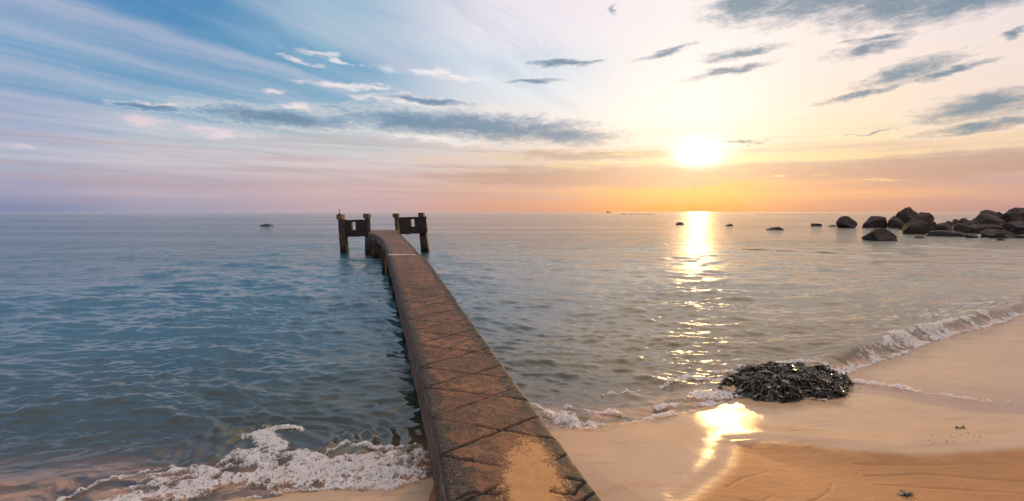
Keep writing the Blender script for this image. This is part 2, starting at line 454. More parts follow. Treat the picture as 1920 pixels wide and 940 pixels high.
# ------------------------------------------------------------------ sand
sand_m, n = mat('beach sand')
pos = n.node('ShaderNodeNewGeometry').outputs['Position']
film = n.attr('film'); wet = n.attr('wet'); dry = n.attr('dry'); under = n.attr('under')
grain = n.noise(pos, 420., 2, .7)
mott = n.noise(pos, 1.3, 5, .6)
streaks = n.noise(n.mapping(pos, rot=(0, 0, R(12)), scale=(1.2, 9, 1)), 1., 5, .65, .4)
c = n.mix(mott, (.42, .27, .165), (.53, .355, .225))
c = n.mix(n.ss(dry, .1, .9), c, n.mix(mott, (.31, .130, .043), (.40, .180, .068)))
c = n.mix(n.m('MULTIPLY', n.ss(streaks, .50, .72), .5), c, (.34, .17, .075))
c = n.mix(n.m('MULTIPLY', n.ss(grain, .35, .8), .25), c, (.30, .18, .10))
spk = n.node('ShaderNodeTexVoronoi'); n.set(spk.inputs['Vector'], pos); spk.inputs['Scale'].default_value = 34
spm = n.m('MULTIPLY', n.ss(spk.outputs['Distance'], .05, .13, 1., 0.), n.ss(n.noise(pos, 1.7, 2), .55, .68))
c = n.mix(n.m('MULTIPLY', spm, .6), c, (.12, .08, .05))
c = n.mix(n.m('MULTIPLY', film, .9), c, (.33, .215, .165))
c = n.mix(under, c, n.mix(n.noise(pos, 4., 4, .6), (.30, .14, .055), (.52, .27, .11)))
rough = n.m('ADD', n.mix(wet, (.62,) * 3, (.060,) * 3), n.m('SUBTRACT', n.m('MULTIPLY', streaks, .07), n.m('MULTIPLY', film, .05)))
ht = n.m('ADD', n.m('MULTIPLY', grain, .25), n.m('ADD', n.m('MULTIPLY', streaks, 1.2), n.noise(pos, 60., 3, .6)))
b1 = n.bump(ht, n.m('ADD', .16, n.m('MULTIPLY', n.ss(wet, 1., 0.), .6)), .008)
b = pbsdf(n, c, rough, b1, n.mix(wet, (.3,) * 3, (.075,) * 3))
out(n, b.outputs[0])

r = np.concatenate([[.05, .6, 1.2, 1.8], radii(2.3, 26, 1.6), np.geomspace(26.3, 9000, 110)])
rr, aa, X, Y, nc = fan(r, R(57), 1000, True)
S = coast_sd(X, Y)
Z, SDD = terrain(X, Y, S)
dryv = sst(SDD, -.05, .22)
# the lower left strip right by the pier and inland sand behind the viewer
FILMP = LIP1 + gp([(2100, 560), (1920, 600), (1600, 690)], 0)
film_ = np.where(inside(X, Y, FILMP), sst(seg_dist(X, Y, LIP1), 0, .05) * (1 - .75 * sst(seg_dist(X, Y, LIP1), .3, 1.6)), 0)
wetv = np.clip(1 - dryv, 0, 1)
q = grid_quads(len(r), nc, True)
me = mesh_np('beach', np.stack([X, Y, Z], 1), q,
             dict(film=film_, wet=np.where(S > 0, wetv, 0), dry=np.where(S > 0, dryv, 0), under=sst(-S, -.02, .15)))
tag(link('beach', me, sand_m), kind='structure')

# ------------------------------------------------------------------ water
water_m, n = mat('sea water')
pos = n.node('ShaderNodeNewGeometry').outputs['Position']
opaq = n.attr('opaque'); farv = n.attr('far')
pat = n.noise(n.mapping(pos, scale=(.012, .06, 1)), 1., 4, .6)
b_s = n.noise(n.mapping(pos, rot=(0, 0, R(-6)), scale=(.9, 5.6, 1)), 1., 6, .62, .3)
b_f = n.noise(n.mapping(pos, scale=(.16, 1.3, 1)), 1., 5, .62, .2)
b_t = n.noise(n.mapping(pos, rot=(0, 0, R(14)), scale=(9, 16, 1)), 1., 2, .5, .3)
hgt = n.m('ADD', n.m('MULTIPLY', b_s, n.m('ADD', .014, n.m('MULTIPLY', farv, .085))), n.m('ADD', n.m('MULTIPLY', b_f, n.m('MULTIPLY', farv, .26)), n.m('MULTIPLY', b_t, n.m('ADD', .0022, n.m('MULTIPLY', farv, .006)))))
nrm = n.bump(hgt, n.ss(pat, .3, .7, .45, 1.0), 1.0)
fr = n.node('ShaderNodeFresnel'); fr.inputs[0].default_value = 1.5; n.l.new(nrm, fr.inputs['Normal'])
gl = n.node('ShaderNodeBsdfGlossy'); gl.inputs['Color'].default_value = (1, 1, 1, 1)
n.set(gl.inputs['Roughness'], n.m('ADD', .065, n.m('MULTIPLY', farv, .03))); n.l.new(nrm, gl.inputs['Normal'])
di = n.node('ShaderNodeBsdfDiffuse'); n.set(di.inputs[0], n.mix(n.attr('depth_sheen'), n.mix(n.attr('bay_sheen'), (.034, .050, .042), (.165, .135, .086)), (.026, .080, .118)))  # right of the pier: tan shallows, paled in place of golden sky reflection
silt = n.m('MULTIPLY', n.attr('silt'), n.ss(n.noise(n.mapping(pos, scale=(1.6, 3, 1)), 1., 5, .65, 1.), .36, .62))
body_c = n.mix(silt, di.inputs[0].links[0].from_socket, n.mix(n.noise(pos, 7., 4, .7), (.34, .17, .085), (.52, .30, .18)))
n.l.new(body_c, di.inputs[0])
opaq = n.m('MAXIMUM', opaq, n.m('MULTIPLY', silt, .8))
tr = n.node('ShaderNodeBsdfTransparent'); tr.inputs[0].default_value = (.80, .84, .80, 1)
body = n.node('ShaderNodeMixShader'); n.set(body.inputs[0], opaq); n.l.new(tr.outputs[0], body.inputs[1]); n.l.new(di.outputs[0], body.inputs[2])
ms = n.node('ShaderNodeMixShader'); n.set(ms.inputs[0], fr.outputs[0]); n.l.new(body.outputs[0], ms.inputs[1]); n.l.new(gl.outputs[0], ms.inputs[2])
out(n, ms.outputs[0])

r = np.concatenate([radii(3.2, 70, .8), np.geomspace(70.5, 9000, 150)])
rr, aa, X, Y, nc = fan(r, R(57), 1250, False)
RR = rr.ravel()
S = coast_sd(X, Y)
T, _ = terrain(X, Y, S, False)
cell = np.maximum(RR * 2 * R(57) / 1250, np.gradient(r)[:, None].repeat(nc, 1).ravel() * .8)
Z = water_z(X, Y, S, RR, cell)
far = sst(RR, 9, 50)
depth = np.maximum(Z - T, 0)
Vw = np.stack([X, Y, Z], 1)
q = grid_quads(len(r), nc)
keep = (S[q] < 1.0).any(1)
Vw, q, at = compact(Vw, q, keep, dict(opaque=np.clip(1 - np.exp(-depth * 2.6), 0, 1), bay_sheen=sst(X + .25 * Y, -1., 6.), silt=sst(depth, .30, .06), far=far, depth_sheen=sst(depth, .35, 1.5) * (1 - .72 * sst(X + .25 * Y, -1., 9.))))  # blue depth colour is cut on the right so the painted sheen shows
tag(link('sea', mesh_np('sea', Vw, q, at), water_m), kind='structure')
del X, Y, Z, S, T, RR, Vw, q

# ------------------------------------------------------------------ foam
foam_m, n = mat('sea foam')
pos = n.node('ShaderNodeNewGeometry').outputs['Position']
cov = n.attr('cover')
wn_ = n.node('ShaderNodeTexNoise'); n.set(wn_.inputs['Vector'], pos); wn_.inputs['Scale'].default_value = 14; wn_.inputs['Detail'].default_value = 3
pw = n.v('ADD', pos, n.v('SCALE', n.v('SUBTRACT', wn_.outputs['Color'], (.5, .5, .5)), scale=.14))
def cells(sc_):
    vo = n.node('ShaderNodeTexVoronoi'); vo.feature = 'DISTANCE_TO_EDGE'
    n.set(vo.inputs['Vector'], pw); vo.inputs['Scale'].default_value = sc_
    return vo.outputs[0]
web = n.m('MAXIMUM', n.ss(cells(9), .0, .16, 1., 0.), n.m('MULTIPLY', n.ss(cells(24), .0, .2, 1., 0.), .85))
bub = n.noise(pos, 30., 5, .6)
al = n.ss(n.m('ADD', n.m('MULTIPLY', cov, .82), n.m('ADD', n.m('MULTIPLY', web, .55), n.m('MULTIPLY', n.m('SUBTRACT', bub, .5), .9))), .66, 1.10)
b = pbsdf(n, n.mix(bub, (.82, .77, .77), (.95, .92, .92)), .5, n.bump(n.m('ADD', bub, n.m('MULTIPLY', web, .3)), .6, .015), .4)
fc_ = b.inputs['Base Color'].links[0].from_socket
n.l.new(n.mix(n.ss(cov, .25, .95), (.52, .38, .29), fc_), b.inputs['Base Color'])
tl = n.node('ShaderNodeBsdfTranslucent'); tl.inputs[0].default_value = (.96, .90, .88, 1)
fm = n.node('ShaderNodeMixShader'); fm.inputs[0].default_value = .42; n.l.new(b.outputs[0], fm.inputs[1]); n.l.new(tl.outputs[0], fm.inputs[2])
tr = n.node('ShaderNodeBsdfTransparent')
mx = n.node('ShaderNodeMixShader'); n.set(mx.inputs[0], al); n.l.new(tr.outputs[0], mx.inputs[1]); n.l.new(fm.outputs[0], mx.inputs[2])
out(n, mx.outputs[0])
def foam(strokes, step, label, seed, inland=.16):
    allp = np.array([p for pts, rad in strokes for p in gp(pts)])
    mr = max(rad for _, rad in strokes) + .25
    x0, y0 = allp.min(0) - mr; x1, y1 = allp.max(0) + mr
    xs = np.arange(x0, x1, step); ys = np.arange(y0, y1, step)
    X, Y = np.meshgrid(xs, ys); sh = X.shape; X = X.ravel(); Y = Y.ravel()
    wx = (fbm(X * 4, Y * 4, 0, 3, seed) - .5) * .22; wy = (fbm(X * 4, Y * 4, 0, 3, seed + 5) - .5) * .22
    m_ = np.full(X.shape, -9.)
    for pts, rad in strokes:
        q_ = min(1, rad / .14)
        m_ = np.maximum(m_, 1 - seg_dist(X + wx * q_, Y + wy * q_, gp(pts)) / rad)
    nz_ = .45 * fbm(X * 2.6, Y * 4.2, 0, 2, seed + 9) + .55 * fbm(X * 7, Y * 11, 0, 4, seed + 19, .55)
    cv = sst(m_ + 3.8 * (nz_ - .5), -.45, 1.0)
    s = coast_sd(X, Y)
    cv = cv * sst(s, inland, inland - .14)
    t, _ = terrain(X, Y, s, False)
    wz = water_z(X, Y, s, 8, .03)
    basez = np.maximum(t, wz)
    bil = 1 - np.abs(2 * fbm(X * 6, Y * 7, 0, 4, seed + 3, .5) - 1) * 2.2
    bil2 = 1 - np.abs(2 * fbm(X * 24, Y * 24, 0, 3, seed + 33, .55) - 1) * 2.4
    z = basez - .004 + .008 * np.sqrt(cv) + .055 * cv * np.clip(bil, 0, 1) + .006 * cv * np.clip(bil2, 0, 1)
    q = grid_quads(*sh)
    v, q, at = compact(np.stack([X, Y, z], 1), q, (cv[q] > .02).any(1), dict(cover=cv))
    tag(link('foam', mesh_np('foam', v, q, at), foam_m), label, 'foam', kind='stuff')
foam([([(180, 950), (260, 940), (350, 925), (440, 905), (520, 898)], .20), ([(500, 905), (600, 898), (680, 902), (760, 890), (792, 868)], .26),
      ([(505, 880), (510, 845), (495, 822)], .16), ([(560, 880), (660, 885), (760, 872)], .16), ([(640, 905), (730, 898), (780, 880)], .2), ([(560, 852), (590, 870), (640, 878), (720, 868), (785, 858)], .12),
      ([(350, 900), (430, 875), (480, 865)], .10), ([(200, 930), (300, 905), (400, 890)], .10), ([(100, 950), (170, 915), (240, 895), (330, 880)], .035),
      ([(500, 815), (530, 806), (565, 812)], .05), ([(600, 860), (650, 842), (720, 850), (780, 840)], .05), ([(260, 905), (380, 880), (480, 850)], .12),
      ([(470, 936), (560, 922), (650, 915), (720, 918), (790, 900)], .07)], .011, 'white lumpy surf foam washing up on the sand left of the pier', 101)
foam([([(1005, 765), (1040, 785), (1070, 792), (1120, 800)], .20), ([(1100, 803), (1180, 793), (1260, 779)], .07), ([(1060, 765), (1110, 775), (1160, 780)], .05), ([(1230, 770), (1290, 755), (1320, 735)], .06), ([(1130, 745), (1200, 735)], .03), ([(1300, 748), (1340, 745), (1385, 742)], .20),
      ([(1320, 760), (1360, 758)], .1), ([(1330, 715), (1290, 712), (1240, 725)], .05), ([(1395, 700), (1340, 705)], .07), ([(1350, 722), (1385, 716), (1410, 700)], .07), ([(1385, 690), (1440, 682), (1500, 684), (1550, 694)], .045)], .012,
     'patchy surf foam between the pier and the dark weed heap', 131)
foam([([(1545, 692), (1585, 706)], .16), ([(1596, 695), (1650, 678), (1690, 662), (1715, 645)], .24), ([(1700, 648), (1740, 634), (1760, 632)], .30), ([(1640, 668), (1700, 640), (1760, 622), (1850, 602)], .10),
      ([(1750, 640), (1830, 618), (1880, 604), (1920, 590)], .14), ([(1715, 648), (1790, 653), (1850, 654)], .05)], .02,
     'white foam at the foot of the small breaking wave on the right', 151)
foam([([(1590, 722), (1630, 735), (1660, 742), (1720, 762), (1780, 780), (1820, 792), (1870, 800), (1930, 807)], .035), ([(1600, 722), (1650, 736), (1700, 750)], .04)], .009,
     'thin broken line of froth left on the wet sand by the last wave', 171, 9.)
# ------------------------------------------------------------------ pier
def conc_mat(name, a, b_, dark, dark_amt, bump_d=.012, lo=None):
    m_, n = mat(name)
    pos = n.node('ShaderNodeTexCoord').outputs['Object']
    n1_ = n.noise(pos, 2.2, 6, .65); n2_ = n.noise(pos, 14., 5, .7); n3_ = n.noise(pos, 90., 3, .7)
    c = n.mix(n.ss(n1_, .3, .7), a, b_)
    c = n.mix(n.m('MULTIPLY', n.ss(n2_, .45, .7), dark_amt), c, dark)
    c = n.mix(n.m('MULTIPLY', n.ss(n3_, .55, .8), .4), c, (.03, .025, .02))
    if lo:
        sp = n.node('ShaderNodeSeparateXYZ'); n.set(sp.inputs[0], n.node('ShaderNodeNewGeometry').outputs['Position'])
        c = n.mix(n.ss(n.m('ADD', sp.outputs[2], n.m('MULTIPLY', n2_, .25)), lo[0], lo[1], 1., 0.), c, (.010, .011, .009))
    hh = n.m('ADD', n1_, n.m('ADD', n.m('MULTIPLY', n2_, .5), n.m('MULTIPLY', n3_, .12)))
    b = pbsdf(n, c, .8, n.bump(hh, .8, bump_d), .14)
    out(n, b.outputs[0])
    return m_
side_m = conc_mat('pier side concrete', (.17, .115, .09), (.075, .058, .048), (.02, .017, .015), .75, .02)
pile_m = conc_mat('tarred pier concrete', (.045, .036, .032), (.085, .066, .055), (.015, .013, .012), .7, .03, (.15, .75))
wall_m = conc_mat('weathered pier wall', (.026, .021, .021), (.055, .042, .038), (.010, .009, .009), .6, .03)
cap_m = conc_mat('lichen capped concrete', (.07, .06, .052), (.10, .078, .055), (.05, .045, .04), .5, .03)
ycap_m = conc_mat('ochre painted cap', (.20, .13, .05), (.13, .09, .045), (.05, .04, .03), .6, .03)

deck_m, n = mat('pier deck concrete')
pos = n.node('ShaderNodeNewGeometry').outputs['Position']
edge = n.attr('edge'); groove = n.attr('groove'); sandv = n.attr('sand'); newer = n.attr('pale')
d1 = n.noise(pos, 1.1, 6, .65, .3); d2 = n.noise(pos, 6.5, 6, .68, .4); d3 = n.noise(pos, 38., 5, .7); d4 = n.noise(pos, 160., 2, .6)
c = n.mix(n.ss(d1, .3, .72), (.085, .042, .028), (.27, .112, .055))
c = n.mix(n.m('MULTIPLY', n.ss(d2, .40, .60), .82), c, (.050, .032, .026))
c = n.mix(n.m('MULTIPLY', n.ss(d3, .5, .70), .5), c, (.40, .22, .13))
moss = n.ss(n.m('ADD', n.m('MULTIPLY', edge, .9), n.m('ADD', n.m('MULTIPLY', n.m('SUBTRACT', d2, .5), 1.5), n.m('MULTIPLY', n.m('SUBTRACT', d1, .5), 1.0))), .38, .66)
c = n.mix(n.m('MULTIPLY', moss, .92), c, n.mix(n.ss(d3, .4, .65), (.018, .016, .014), (.085, .068, .058)))
c = n.mix(n.m('MULTIPLY', n.ss(n.m('ADD', d3, n.m('MULTIPLY', d2, .5)), .88, 1.02), .6), c, (.42, .36, .30))
snd = n.ss(n.m('ADD', sandv, n.m('ADD', n.m('MULTIPLY', n.m('SUBTRACT', d2, .5), 1.7), n.m('MULTIPLY', n.m('SUBTRACT', d3, .5), 1.0))), .36, .66)
c = n.mix(snd, c, n.mix(d3, (.46, .23, .09), (.58, .31, .14)))
c = n.mix(n.m('MULTIPLY', groove, .93), c, (.008, .007, .006))
c = n.mix(newer, c, (.72, .64, .58))
c = n.mix(n.m('MULTIPLY', n.ss(d4, .5, .75), .3), c, (.05, .035, .03))
hh = n.m('ADD', n.m('MULTIPLY', d3, .8), n.m('ADD', d2, n.m('MULTIPLY', d4, .3)))
b = pbsdf(n, c, n.mix(snd, (.62,) * 3, (.95,) * 3), n.bump(hh, .9, .018), .14)
out(n, b.outputs[0])

SEC = [(1500, .60, 948, 1535), (1100, .66, 869, 1245), (940, .715, 838.5, 1131), (906, .728, 833, 1106), (844, .748, 821.5, 1060), (779, .775, 808.5, 1013), (720, .81, 794.5, 969),
       (651, .88, 776.5, 919.5), (597, .965, 762, 880), (560, 1.05, 751.5, 854), (520, 1.19, 741, 825), (482, 1.385, 730.5, 797.5), (478, 1.40, 728.5, 789),
       (464, 1.42, 724.5, 776), (456, 1.44, 720.5, 769), (448, 1.455, 716, 760), (440.5, 1.47, 704, 752.5), (437, 1.49, 690, 750), (431.5, 1.52, 690, 749.5)]
Ls = np.array([G(a, y, z) for y, z, a, b_ in SEC]); Rs = np.array([G(b_, y, z) for y, z, a, b_ in SEC])
ysec = (Ls[:, 1] + Rs[:, 1]) / 2
t = [1.3]
while t[-1] < ysec[-1]: t.append(t[-1] + .0035 * t[-1] + .004)
t = np.array(t[:-1] + [ysec[-1]])
def lerp(arr, t_): return np.stack([np.interp(t_, ysec, arr[:, k]) for k in range(3)], 1)
Lc, Rc = lerp(Ls, t), lerp(Rs, t)
NU = 96
u = (1 - np.cos(np.linspace(0, math.pi, NU))) / 2 * .35 + np.linspace(0, 1, NU) * .65
P = Lc[:, None, :] * (1 - u)[None, :, None] + Rc[:, None, :] * u[None, :, None]
W_ = np.linalg.norm(Rc - Lc, axis=1)[:, None]
X, Y, Z = P[..., 0].copy(), P[..., 1].copy(), P[..., 2].copy()
du = np.minimum(u, 1 - u)[None, :] * W_
wob = (fbm(Y * 3, Y * 0 + 3, 0, 4, 4) - .5)
X += (fbm(Y * 3.1, u[None, :] * 0 + Y * 0, 0, 4, 61) - .5) * .022 * (1 - u) ** 3 + (fbm(Y * 3.1, Y * 0 + 40, 0, 4, 66) - .5) * .028 * u ** 3
Z += .012 * (fbm(X * 2, Y * 2, 0, 4, 15) - .5) + .008 * (fbm(X * 14, Y * 14, 0, 3, 25) - .5)
Z -= .022 * np.exp(-du / .018) * (.3 + 1.2 * fbm(X * 4, Y * 4, 0, 3, 35))
node_y = [float(G(a, y_, .8)[1]) for a, y_ in ((837, 932), (824, 843), (808, 779), (797, 727), (788, 693), (780, 656))]
node_y = [node_y[0] - 1.3, node_y[0] - .66] + node_y
while node_y[-1] < 15.5: node_y.append(node_y[-1] + .74)
Yp = Y - .2 * u[None, :]
gd_ = np.full(X.shape, 9.)
for k, y0 in enumerate(node_y):
    for sg in (1, -1):
        jit = .02 * (fbm(u[None, :] * 6 + Y * 0, Y * 0 + k, 0, 3, 90 + k) - .5) * 2
        endu = 1.0
        line = y0 + sg * .62 * u[None, :] * (1 + .08 * math.sin(k * 2.1)) + jit
        gd_ = np.minimum(gd_, np.abs(Yp - line) * .85 + 9 * (u[None, :] > endu))
gw = .009 + .0005 * Y
sand_c = G(985, 905, .73)
sx, sy = (X - sand_c[0] - .05) / .34, (Y - sand_c[1] + .1) / 1.05
sandm = np.clip(1.15 - np.hypot(sx, sy), 0, 1) ** .8
sandm = np.maximum(sandm, np.clip(1 - Y / 3.4, 0, 1) * 2 * (du > .1))
gr = sst(gd_, gw * 1.2, gw * .6) * (1 - sst(sandm, .25, .5)) * sst(Y, 17, 9) * (.35 + .65 * sst(fbm(X * 1.2, Y * 1.2, 0, 3, 71), .3, .5))
# two wandering cracks across the near end
cr = np.minimum(seg_dist(X + .05 * (fbm(X * 7, Y * 7, 0, 3, 5) - .5), Y + .06 * (fbm(X * 7, Y * 7, 0, 3, 6) - .5), gp([(860, 935), (880, 925), (935, 925)], .72)),
                seg_dist(X + .05 * (fbm(X * 7, Y * 7, 0, 3, 7) - .5), Y + .06 * (fbm(X * 7, Y * 7, 0, 3, 8) - .5), gp([(1035, 925), (1075, 925), (1100, 905), (1110, 900)], .72)))
gr = np.maximum(gr, sst(cr, .014, .006))
Z -= .016 * gr - .010 * sst(sandm, .3, .8) * (.5 + fbm(X * 9, Y * 9, 0, 3, 55))
pale = np.exp(-((Y - ysec[12] - .12) / .17) ** 2) * sst(fbm(X * 5, Y * 5, 0, 4, 12) - .25 * u[None, :], .22, .5) * (u[None, :] < .85) * .8
edge_ = np.clip(1 - du / .34, 0, 1)
edge_ = np.where(u[None, :] < .5, edge_ * (1.0), edge_ * 1.1) + .25 * sst(Y, 6, 4) * (u[None, :] < .3) + .0 * Y
nr = len(t)
top = np.stack([X, Y, Z], -1)
thick = np.interp(t, [1, 9, 17.5, 18, 42], [.45, .44, .40, .34, .45])
def skirt(col, sgn, seed):
    rows = []
    for k, f in enumerate((0, .06, .25, .5, .75, .97, 1.0)):
        p = top[:, col, :].copy()
        p[:, 2] -= thick * f
        inn = (.012 if 0 < k < 6 else 0) + (.03 if k == 6 else 0)
        p[:, 0] -= sgn * ((fbm(t * 5, t * 0 + f * 3, 0, 4, seed) - .5) * .03 * (k > 0) - inn * (k > 0) * -1 * -1)
        p[:, 2] += (fbm(t * 4, t * 0, 0, 4, seed + 3) - .5) * .05 * (k >= 5)
        rows.append(p)
    return np.stack(rows, 1)
SL, SR = skirt(0, -1, 301), skirt(NU - 1, 1, 305)
verts = np.concatenate([top.reshape(-1, 3), SL.reshape(-1, 3), SR.reshape(-1, 3)])
nt_ = nr * NU; ns = nr * 7
q0 = grid_quads(nr, NU); q1 = grid_quads(nr, 7)[:, ::-1] + nt_; q2 = grid_quads(nr, 7) + nt_ + ns
i = np.arange(nr - 1)
qb = np.stack([nt_ + i * 7 + 6, nt_ + ns + i * 7 + 6, nt_ + ns + (i + 1) * 7 + 6, nt_ + (i + 1) * 7 + 6], 1)[:, ::-1]
Q = np.concatenate([q0, q1, q2, qb])
def pad(a): return np.concatenate([np.broadcast_to(a, X.shape).ravel(), np.zeros(2 * ns)])
me = mesh_np('deck', verts, Q, dict(edge=pad(edge_), groove=pad(gr), sand=pad(sandm), pale=pad(pale)))
pier = empty('pier', (float(Ls[2][0]), float(Ls[2][1]), 0))
tag(pier, 'long narrow concrete pier with rust brown deck running from beach into the sea', 'pier')
PO = np.array(pier.location)
def shift(me):
    co = np.empty(len(me.vertices) * 3, np.float32); me.vertices.foreach_get('co', co)
    co = co.reshape(-1, 3) - PO.astype(np.float32); me.vertices.foreach_set('co', co.ravel()); me.update()
    return me
deck = link('deck', shift(me), [deck_m, side_m], pier)
mi = np.zeros(len(Q), np.int32); mi[len(q0):] = 1
me.polygons.foreach_set('material_index', mi)
import bmesh
def rough_prism(name, poly_bot, poly_top, seg, amp, seed, mtl, parent, flare=0., sub=6):
    """tall block between two quads, subdivided and roughened; flare thickens its foot"""
    pb, pt = np.array(poly_bot, float), np.array(poly_top, float)
    ring = []
    for a in range(4):
        for k in range(sub):
            f = k / sub
            ring.append((a, f))
    vs = []
    for s_ in range(seg + 1):
        h_ = s_ / seg
        c4 = pb * (1 - h_) + pt * h_
        cen = c4.mean(0)
        fl = 1 + flare * max(0, 1 - h_ * 3.2)
        for a, f in ring:
            p = c4[a] * (1 - f) + c4[(a + 1) % 4] * f
            p = cen + (p - cen) * np.array((fl, fl, 1))
            vs.append(p)
    vs = np.array(vs)
    cen = np.repeat(np.array([vs[k * len(ring):(k + 1) * len(ring)].mean(0) for k in range(seg + 1)]), len(ring), 0)
    d_ = vs - cen; d_[:, 2] = 0
    ln = np.linalg.norm(d_, axis=1, keepdims=True) + 1e-6
    nn = fbm(vs[:, 0] * 5 + seed, vs[:, 1] * 5, vs[:, 2] * 5, 4, seed) - .5
    vs = vs + d_ / ln * (nn * amp)[:, None]
    q = grid_quads(seg + 1, len(ring), True)
    bm = bmesh.new()
    bv = [bm.verts.new(v_) for v_ in vs]
    for f in q: bm.faces.new([bv[k] for k in f])
    bm.faces.new(bv[-len(ring):]); bm.faces.new(bv[:len(ring)][::-1])
    me = bpy.data.meshes.new(name); bm.normal_update(); bm.to_mesh(me); bm.free()
    o = link(name, shift(me), mtl, parent, smooth=True)
    try: me.set_sharp_from_angle(angle=R(40))
    except Exception: pass
    return o
def box8(x0, x1, y0, y1, z0, z1, lean=(0, 0), taper=0.):
    """bottom and top quads; lean shifts the top"""
    b_ = [(x0, y0, z0), (x1, y0, z0), (x1, y1, z0), (x0, y1, z0)]
    cx, cy = (x0 + x1) / 2, (y0 + y1) / 2
    t_ = [(cx + (x - cx) * (1 - taper) + lean[0], cy + (y - cy) * (1 - taper) + lean[1], z1) for x, y, _ in b_]
    return b_, t_
# piles under the walkway
def deck_at(y_):
    l, r_ = lerp(Ls, np.array([y_]))[0], lerp(Rs, np.array([y_]))[0]
    return l, r_
for k, y_ in enumerate((5.4, 8.2, 11.0, 13.8, 16.7, 19.6, 22.6, 25.6, 28.6)):
    l, r_ = deck_at(y_)
    for sx_ in (0, 1):
        wpl = .30 if y_ < 18 else .36
        cx = (l[0] + .20 + wpl / 2 - .12) if sx_ == 0 else (r_[0] - .22 - wpl / 2 + .05)
        zt = l[2] - float(np.interp(y_, t, thick)) + .03
        bq, tq = box8(cx - wpl / 2, cx + wpl / 2, y_ - wpl / 2, y_ + wpl / 2, -1.8, zt)
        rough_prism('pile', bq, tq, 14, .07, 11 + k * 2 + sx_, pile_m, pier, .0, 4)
    # cross beam between each pair
    bq, tq = box8(l[0] + .1, r_[0] - .1, y_ - .14, y_ + .14, zt - .28, zt - .01)
    rough_prism('cross_beam', bq, tq, 2, .03, 70 + k, pile_m, pier)
# heavy supports below the head of the pier
for k, (a, b_, y_, dy_) in enumerate(((684.5, 697, 33.6, .9), (698, 709.5, 31.0, .7), (714.5, 721.5, 22.8, .5), (729, 742, 34.5, .8))):
    x0, x1 = A(a, 460, y_)[0], A(b_, 460, y_)[0]
    bq, tq = box8(x0, x1, y_, y_ + dy_, -1.8, 1.20)
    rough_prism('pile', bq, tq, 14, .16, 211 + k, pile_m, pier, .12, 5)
for k, (a, b_, y_) in enumerate(((690, 750, 33.2), (690, 750, 36.6))):
    x0, x1 = A(a, 440, y_)[0], A(b_, 440, y_)[0]
    bq, tq = box8(x0 + .05, x1 - .05, y_, y_ + .35, .72, 1.14)
    rough_prism('cross_beam', bq, tq, 3, .05, 230 + k, pile_m, pier)
# wing walls with window, on leaning posts
def wing(cor, hole, y_, th, seed, label):
    """cor: px of four corners TL TR BR BL, hole: x0,x1,y0,y1 px"""
    bm = bmesh.new()
    nx, ny = 18, 12
    hx0, hx1, hy0, hy1 = hole
    TL, TR, BR, BL = [np.array(p, float) for p in cor]
    xs = sorted(set(list(np.linspace(0, 1, nx + 1)) + [0]))
    fx0 = (hx0 - TL[0]) / (TR[0] - TL[0]); fx1 = (hx1 - TL[0]) / (TR[0] - TL[0])
    fy0 = (hy0 - TL[1]) / (BL[1] - TL[1]); fy1 = (hy1 - TL[1]) / (BL[1] - TL[1])
    def snap(n_, a, b2):
        l_ = [k / n_ for k in range(n_ + 1)]
        ia = min(range(1, n_), key=lambda k: abs(l_[k] - a)); ib = max(ia + 1, min(range(1, n_), key=lambda k: abs(l_[k] - b2)))
        l_[ia], l_[ib] = a, b2
        return l_, ia, ib
    lx, ia, ib = snap(nx, fx0, fx1); ly, ja, jb = snap(ny, fy0, fy1)
    V = {}
    for f in (0, 1):
        for i_, a in enumerate(lx):
            for j_, b2 in enumerate(ly):
                p2 = (TL * (1 - a) + TR * a) * (1 - b2) + (BL * (1 - a) + BR * a) * b2
                p = A(p2[0], p2[1], y_); p[1] += f * th
                nn = float(fbm(np.array([p[0] * 3]), np.array([p[2] * 3]), f * 7., 3, seed)[0]) - .5
                p[1] += nn * .08
                if i_ in (0, nx): p[0] += nn * .08
                if j_ in (0, ny): p[2] += nn * .09
                V[f, i_, j_] = bm.verts.new(p)
    def hole_(i_, j_): return ia <= i_ < ib and ja <= j_ < jb
    for i_ in range(nx):
        for j_ in range(ny):
            if hole_(i_, j_): continue
            bm.faces.new([V[0, i_, j_], V[0, i_, j_ + 1], V[0, i_ + 1, j_ + 1], V[0, i_ + 1, j_]])
            bm.faces.new([V[1, i_, j_], V[1, i_ + 1, j_], V[1, i_ + 1, j_ + 1], V[1, i_, j_ + 1]])
            for (di, dj, e0, e1) in ((-1, 0, (0, 0), (0, 1)), (1, 0, (1, 1), (1, 0)), (0, -1, (1, 0), (0, 0)), (0, 1, (0, 1), (1, 1))):
                ni, nj = i_ + di, j_ + dj
                if ni < 0 or nj < 0 or ni >= nx or nj >= ny or hole_(ni, nj):
                    a_ = (i_ + e0[0], j_ + e0[1]); b3 = (i_ + e1[0], j_ + e1[1])
                    bm.faces.new([V[0, a_[0], a_[1]], V[1, a_[0], a_[1]], V[1, b3[0], b3[1]], V[0, b3[0], b3[1]]])
    bmesh.ops.recalc_face_normals(bm, faces=bm.faces)
    me = bpy.data.meshes.new('wing_wall'); bm.to_mesh(me); bm.free()
    o = link('wing_wall', shift(me), wall_m, pier, smooth=False)
    o['label'] = label
    return o
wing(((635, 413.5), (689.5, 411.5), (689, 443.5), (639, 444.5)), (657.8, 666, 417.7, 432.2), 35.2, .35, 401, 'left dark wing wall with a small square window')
wing(((746.5, 408), (798, 406.5), (800, 437.5), (750, 440)), (769, 776, 412.2, 426.4), 35.6, .35, 411, 'right dark wing wall with a small square window')
